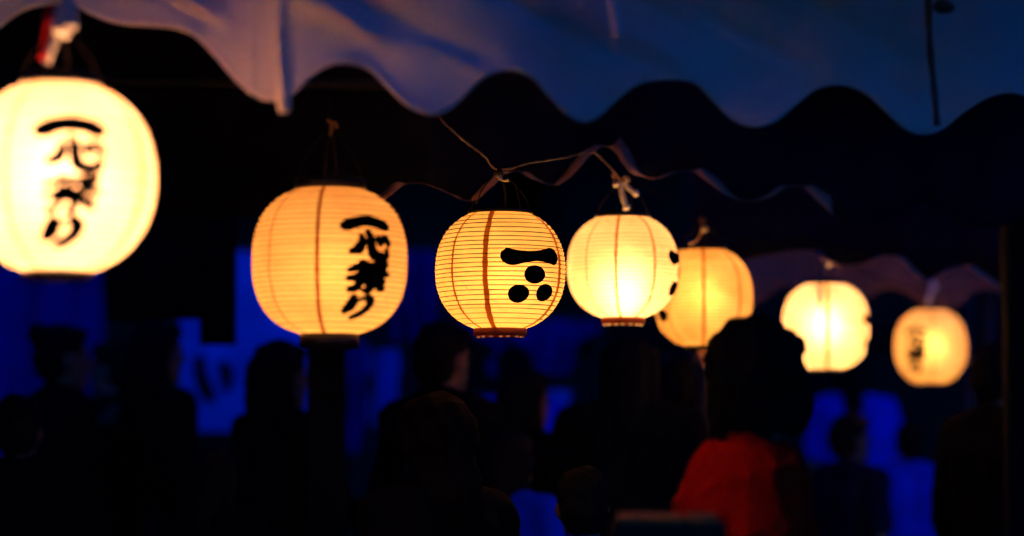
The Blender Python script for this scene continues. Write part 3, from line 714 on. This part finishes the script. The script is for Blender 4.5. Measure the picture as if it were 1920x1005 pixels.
def fused(name, bm, vox, m, parent, smooth=4, noise_amp=0, nsc=10, seed=0, drape=0):
    """melt overlapping volumes into one continuous skin"""
    bmesh.ops.recalc_face_normals(bm, faces=bm.faces[:])
    me = bpy.data.meshes.new('tmp'); bm.to_mesh(me); bm.free(); o = bpy.data.objects.new('tmp', me); COL.objects.link(o)
    r = o.modifiers.new('r', 'REMESH'); r.mode = 'VOXEL'; r.voxel_size = vox
    s = o.modifiers.new('s', 'SMOOTH'); s.iterations = smooth; s.factor = .5
    dg = bpy.context.evaluated_depsgraph_get(); me2 = bpy.data.meshes.new_from_object(o.evaluated_get(dg))
    bpy.data.objects.remove(o); bpy.data.meshes.remove(me)
    if noise_amp:
        nn = [v.normal.copy() for v in me2.vertices]
        for v, n_ in zip(me2.vertices, nn): v.co += n_ * noise_amp * (noise.noise(v.co * nsc + Vector((seed, 0, 0))) + .5 * noise.noise(v.co * nsc * 2.3 + Vector((0, seed, 0))))
    if drape:            # gathered folds running down the cloth
        for v, n_ in zip(me2.vertices, [v.normal.copy() for v in me2.vertices]):
            c_ = v.co; g_ = noise.noise(Vector((c_.x * 14 + c_.z * 5, c_.y * 14 - c_.z * 4, c_.z * 5 + seed))); v.co += n_ * drape * max(-.1, 1 - abs(g_) * 3.2)
    me2.name = name; me2.polygons.foreach_set('use_smooth', [True] * len(me2.polygons)); me2.materials.clear(); me2.materials.append(m)
    ob = bpy.data.objects.new(name, me2); COL.objects.link(ob)
    if parent: ob.parent = parent
    return ob
def V3(*a): return Vector(a)
def person(px, ytop, d, face, label, shirt='black_shirt', pose='stand', hair='short', lean=0, group='people in the dark crowd', sleeve='short', wide=1.0, turn=0):
    """face: 0 looks at the camera, 90 looks to the right of the picture, 180 looks away"""
    top = at(px, ytop, d); H = top.z; S = H / 1.72
    rnd = random.Random(int(px * 7 + ytop))
    z = lambda q: q * S
    fl = lambda x, y, zz: V3(x * S, y * S, zz * S)          # local, faces -Y
    sh, hp = .185 * wide, .095
    ln = math.tan(R(lean))                                   # forward lean of the upper body
    def U(x, y, zz): return fl(x, y - (zz - .95) * ln if zz > .95 else y, zz)
    arms = {}
    for s in (-1, 1):
        so = U(s * sh, .0, 1.41)
        if pose == 'stand': el, wr = U(s * (sh + .06), .02, 1.12), U(s * (sh + .055), -.07, .88)
        elif pose == 'reach': el, wr = U(s * (sh + .05), -.10, 1.15), U(s * (sh - .02), -.33, 1.10)
        elif pose == 'raise': el, wr = (U(s * (sh + .10), -.10, 1.2), U(s * (sh + .02), -.25, 1.36)) if s > 0 else (U(s * (sh + .06), .02, 1.12), U(s * (sh + .03), -.1, .9))
        arms[s] = (so, el, wr)
    bm = bmesh.new()
    # trunk
    capsule(bm, U(0, 0, .98), .125 * S, U(0, .0, 1.12), .115 * S); capsule(bm, U(-.05, 0, 1.15), .105 * S, U(-.075, .0, 1.33), .10 * S); capsule(bm, U(.05, 0, 1.15), .105 * S, U(.075, .0, 1.33), .10 * S)
    capsule(bm, U(-sh, 0, 1.405), .06 * S, U(-.05, .01, 1.435), .062 * S); capsule(bm, U(sh, 0, 1.405), .06 * S, U(.05, .01, 1.435), .062 * S)
    capsule(bm, U(0, .01, 1.40), .062 * S, U(0, -.01, 1.55), .054 * S)
    for s in (-1, 1):
        capsule(bm, fl(s * hp, 0, .92), .088 * S, fl(s * .10, -.01, .50), .056 * S); capsule(bm, fl(s * .10, -.01, .50), .054 * S, fl(s * .11, .02, .09), .036 * S)
        capsule(bm, fl(s * .11, .02, .05), .036 * S, fl(s * .125, -.15, .035), .03 * S)
        so, el, wr = arms[s]
        capsule(bm, so, .05 * S, el, .038 * S); capsule(bm, el, .038 * S, wr, .026 * S)
        dv = (wr - el).normalized(); sd = Vector((s, 0, 0)); inn = dv.cross(sd).normalized()
        pal = wr + dv * .05 * S
        capsule(bm, wr, .026 * S, wr + dv * .075 * S, .03 * S)
        acr = dv.cross(Vector((0, 0, 1)) if abs(dv.z) < .8 else Vector((1, 0, 0))).normalized()
        acr = Vector((0, 1, 0)) - dv * dv.y if abs(dv.z) > .8 else Vector((1, 0, 0)) - dv * dv.x
        acr.normalize(); cu = dv.cross(acr)
        if cu.x * s > 0: cu = -cu
        for k, lf in enumerate((.072, .082, .076, .06)):
            b0 = wr + dv * .085 * S + acr * (k - 1.5) * .0205 * S; b1 = b0 + (dv * .9 + cu * .35) * lf * .5 * S; b2 = b1 + (dv * .6 + cu * .8) * lf * .5 * S
            capsule(bm, b0, .0095 * S, b1, .0088 * S, 8); capsule(bm, b1, .0088 * S, b2, .0078 * S, 8)
        th0 = wr + dv * .03 * S - acr * .026 * S; th1 = th0 + (dv * .5 - acr * .7 + cu * .3) * .045 * S; th2 = th1 + (dv * .9 - acr * .1 + cu * .3) * .03 * S
        capsule(bm, th0, .0125 * S, th1, .0105 * S, 8); capsule(bm, th1, .0105 * S, th2, .0088 * S, 8)
    # head
    hc = U(0, -.02, 1.605); rt = Matrix.Rotation(R(turn), 3, 'Z')
    E = lambda x, y, zz: hc + rt @ V3(x * S, y * S, zz * S)
    ell(bm, E(0, .012, .015), (.076 * S, .092 * S, .098 * S), rt); ell(bm, E(0, -.03, -.05), (.056 * S, .058 * S, .066 * S), rt)
    ell(bm, E(0, -.088, -.02), (.013 * S, .022 * S, .024 * S), rt); ell(bm, E(0, -.072, .022), (.05 * S, .016 * S, .012 * S), rt)
    ell(bm, E(0, -.078, -.062), (.024 * S, .012 * S, .010 * S), rt); ell(bm, E(0, -.07, -.1), (.024 * S, .02 * S, .016 * S), rt)
    for s in (-1, 1): ell(bm, E(s * .078, .012, -.015), (.011 * S, .02 * S, .031 * S), rt)
    a = math.atan2(-top.x, top.y)
    root = fused('person', bm, .0095, M['skin'], None, 5)
    root.location = (top.x, top.y, 0); root.rotation_euler = (0, 0, a + R(face)); tag(root, label, 'person', group)
    for s in (-1, 1):
        bm = bmesh.new(); ell(bm, E(s * .030, -.078, -.004), (.0125 * S, .009 * S, .008 * S), rt); obj('eye', bm, M['eye'], root)
    # shirt
    bm = bmesh.new(); k = 1.0
    capsule(bm, U(-.03, 0, .90), .142 * S, U(-.03, .0, 1.12), .128 * S, 16); capsule(bm, U(.03, 0, .90), .142 * S, U(.03, .0, 1.12), .128 * S, 16)
    capsule(bm, U(-.055, 0, 1.13), .12 * S, U(-.08, .005, 1.34), .115 * S, 16); capsule(bm, U(.055, 0, 1.13), .12 * S, U(.08, .005, 1.34), .115 * S, 16)
    for s in (-1, 1):
        so, el, wr = arms[s]
        capsule(bm, U(s * sh, 0, 1.405), .074 * S, U(s * .05, .01, 1.438), .07 * S)
        if sleeve == 'short': capsule(bm, so, .07 * S, so.lerp(el, .72), .062 * S)
        else: capsule(bm, so, .07 * S, el, .056 * S); capsule(bm, el, .056 * S, el.lerp(wr, .85), .045 * S)
    capsule(bm, U(0, .012, 1.40), .072 * S, U(0, .006, 1.475), .064 * S)
    fused('shirt', bm, .012 if shirt == 'red_shirt' else .016, M[shirt], root, 3, .007 * S, 9 / S, rnd.random() * 50, .013 if shirt == 'red_shirt' else .006)
    bm = bmesh.new()
    for s in (-1, 1):
        capsule(bm, fl(s * hp * .9, 0, .93), .115 * S, fl(s * .10, -.01, .50), .078 * S); capsule(bm, fl(s * .10, -.01, .50), .078 * S, fl(s * .11, .015, .12), .062 * S)
    fused('trousers', bm, .018, M['trousers'], root, 3, .005, 10)
    for s in (-1, 1):
        bm = bmesh.new(); capsule(bm, fl(s * .11, .03, .045), .045 * S, fl(s * .128, -.17, .04), .038 * S); capsule(bm, fl(s * .11, .03, .06), .048 * S, fl(s * .115, -.05, .065), .046 * S)
        sh_o = fused('shoe', bm, .014, M['shoe'], root, 3)
        for v in sh_o.data.vertices: v.co.z = max(v.co.z, .001)
    # hair
    bm = bmesh.new()
    ell(bm, E(0, .022, .038), (.086 * S, .095 * S, .088 * S), rt); ell(bm, E(0, .05, -.01), (.08 * S, .07 * S, .088 * S), rt); ell(bm, E(0, -.05, .078), (.062 * S, .04 * S, .032 * S), rt)
    amp = .008
    if hair == 'long':
        for s in (-1, 1): capsule(bm, E(s * .062, .03, .03), .045 * S, E(s * .07, .03, -.19), .035 * S)
        capsule(bm, E(0, .07, .0), .07 * S, E(0, .085, -.2), .055 * S)
    elif hair == 'bun': ell(bm, E(0, .10, .085), (.05 * S, .045 * S, .045 * S), rt)
    elif hair == 'bushy':
        ell(bm, E(0, .02, .045), (.090 * S, .098 * S, .085 * S), rt); amp = .010
        for s in (-1, 1): ell(bm, E(s * .062, -.015, -.03), (.030 * S, .05 * S, .08 * S), rt)
        ell(bm, E(0, .06, -.06), (.075 * S, .06 * S, .09 * S), rt)
        for i in range(150):
            th_, ph_ = rnd.uniform(0, 2 * math.pi), rnd.uniform(-.5, 1.3); dd = V3(math.cos(th_) * math.cos(ph_), math.sin(th_) * math.cos(ph_), math.sin(ph_))
            if dd.y < -.35 and dd.z < .35: continue
            p0 = E(dd.x * .085, .02 + dd.y * .09, .035 + dd.z * .075); p1 = p0 + (rt @ (dd + V3(rnd.uniform(-.5, .5), rnd.uniform(-.5, .5), -.6))) * .022 * S
            capsule(bm, p0, .011 * S, p1, .005 * S, 6)
    elif hair == 'hood':
        ell(bm, E(0, .02, .01), (.104 * S, .115 * S, .115 * S), rt); capsule(bm, E(0, .04, -.05), .09 * S, E(0, .06, -.16), .10 * S)
    fused('hood' if hair == 'hood' else 'hair', bm, .010, M['hood' if hair == 'hood' else 'hair'], root, 2, amp * S, 26 / S, rnd.random() * 40)
    return root

person(112, 612, 9.3, 112, 'dark figure with a bun below the big bright lantern, against blue curtain', 'black_shirt', 'raise', 'bun', sleeve='long')
person(290, 604, 9.6, 118, 'dark figure from behind below the black split curtain', 'black_shirt', 'stand', 'long', sleeve='long')
person(216, 640, 10.6, -120, 'half hidden dark figure between curtain and split curtain, left of the banner', 'black_shirt', 'stand', 'short')
person(520, 641, 8.3, 120, 'long haired dark figure just left of the black post', 'black_shirt', 'reach', 'long', sleeve='long')
person(820, 742, 5.35, -140, 'short hooded person in black, rim lit, below the crest lantern at left', 'black_shirt', 'stand', 'hood', sleeve='long')
person(826, 606, 8.0, 135, 'tall dark figure behind the hooded person', 'black_shirt', 'stand', 'short', sleeve='long')
person(965, 650, 11.4, 180, 'person in blue happi coat behind a dark head, below the crest lantern', 'blue_shirt', 'stand', 'short', sleeve='long')
person(980, 692, 8.6, 130, 'dark haired person in front of the blue happi coat below the crest lantern', 'black_shirt', 'stand', 'long')
person(1180, 628, 8.3, 175, 'large dark figure directly below the pale bright lantern', 'black_shirt', 'stand', 'long', sleeve='long', wide=1.05)
person(1275, 672, 8.8, 185, 'dark figure between the pale lantern and the red shirted person', 'black_shirt', 'stand', 'short', sleeve='long')
person(1384, 603, 4.3, 104, 'person in red short sleeved shirt with bushy black hair at lower right', 'red_shirt', 'stand', 'bushy', lean=2, turn=42, wide=.92, group=None)
person(34, 745, 7.4, 165, 'short dark figure in the lower left corner', 'black_shirt', 'stand', 'bun', sleeve='long')
person(398, 842, 7.2, 140, 'small dark figure in front of the black cabinet', 'black_shirt', 'reach', 'long')
person(1600, 652, 13.2, 180, 'person in bright blue shirt seen below the whitish lantern', 'blue_shirt', 'stand', 'long', wide=.82)
person(1590, 778, 9.8, 130, 'shorter dark figure in front of the bright blue shirt below the whitish lantern', 'navy_shirt', 'stand', 'short')
person(1708, 792, 11.0, 185, 'child in bright blue shirt below the farthest lantern', 'blue_shirt', 'stand', 'short')
person(1868, 645, 8.2, 135, 'dark figure at right, beside the farthest lantern and the edge post', 'black_shirt', 'stand', 'short', sleeve='long')
person(1935, 790, 9.4, 150, 'person in blue cut off by the right edge of the picture', 'blue_shirt', 'reach', 'short', sleeve='long')
person(1092, 880, 5.7, -172, 'small child in blue at the bottom, left of the cardboard box', 'blue_shirt', 'stand', 'short', sleeve='long')
person(955, 812, 7.6, 140, 'short person in blue behind the hooded person, below the crest lantern', 'blue_shirt', 'stand', 'long')

# ================================================================== BOX ON A TABLE
tb = empty('folding_table', at(1250, 834, 3.75)); tb.location.z = 0; tag(tb, 'folding table carrying the cardboard box', 'table')
obj('table_top', bevelled_box((0, 0, .70), (.6, .40, .03), .006), M['table'], tb, False)
for sx in (-1, 1):
    for sy in (-1, 1):
        bm = bmesh.new(); tube(bm, [(sx * .25, sy * .16, .685), (sx * .27, sy * .17, 0)], .013, 8); obj('leg', bm, M['steel'], tb)
zt = at(1250, 976, 3.75).z; bx = empty('cardboard_box', at(1250, 976, 3.75)); bx.location.z = .716
tag(bx, 'open dark cardboard box with top edge coloured as if lantern-lit in front of the red shirt', 'box'); hb_ = zt - .716; w_ = .165; dp = .16
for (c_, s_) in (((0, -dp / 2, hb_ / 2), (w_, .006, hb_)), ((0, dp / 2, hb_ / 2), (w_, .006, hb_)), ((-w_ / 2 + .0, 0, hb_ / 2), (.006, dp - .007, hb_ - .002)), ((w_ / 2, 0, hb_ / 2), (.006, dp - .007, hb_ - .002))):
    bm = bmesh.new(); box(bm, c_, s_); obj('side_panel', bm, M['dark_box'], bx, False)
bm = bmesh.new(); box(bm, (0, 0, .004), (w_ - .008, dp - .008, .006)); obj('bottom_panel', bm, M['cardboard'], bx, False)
for x0, x1, tl in ((-.076, .022, .006), (.028, .076, .002)):
    bm = bmesh.new(); vs = box(bm, ((x0 + x1) / 2, -.02, hb_ + .006), (x1 - x0, .10, .004)); bmesh.ops.rotate(bm, cent=((x0 + x1) / 2, -.02, hb_ + .006), matrix=Matrix.Rotation(R(5), 3, 'X'), verts=vs)
    obj('flap', bm, M['cardboard'], bx, False)
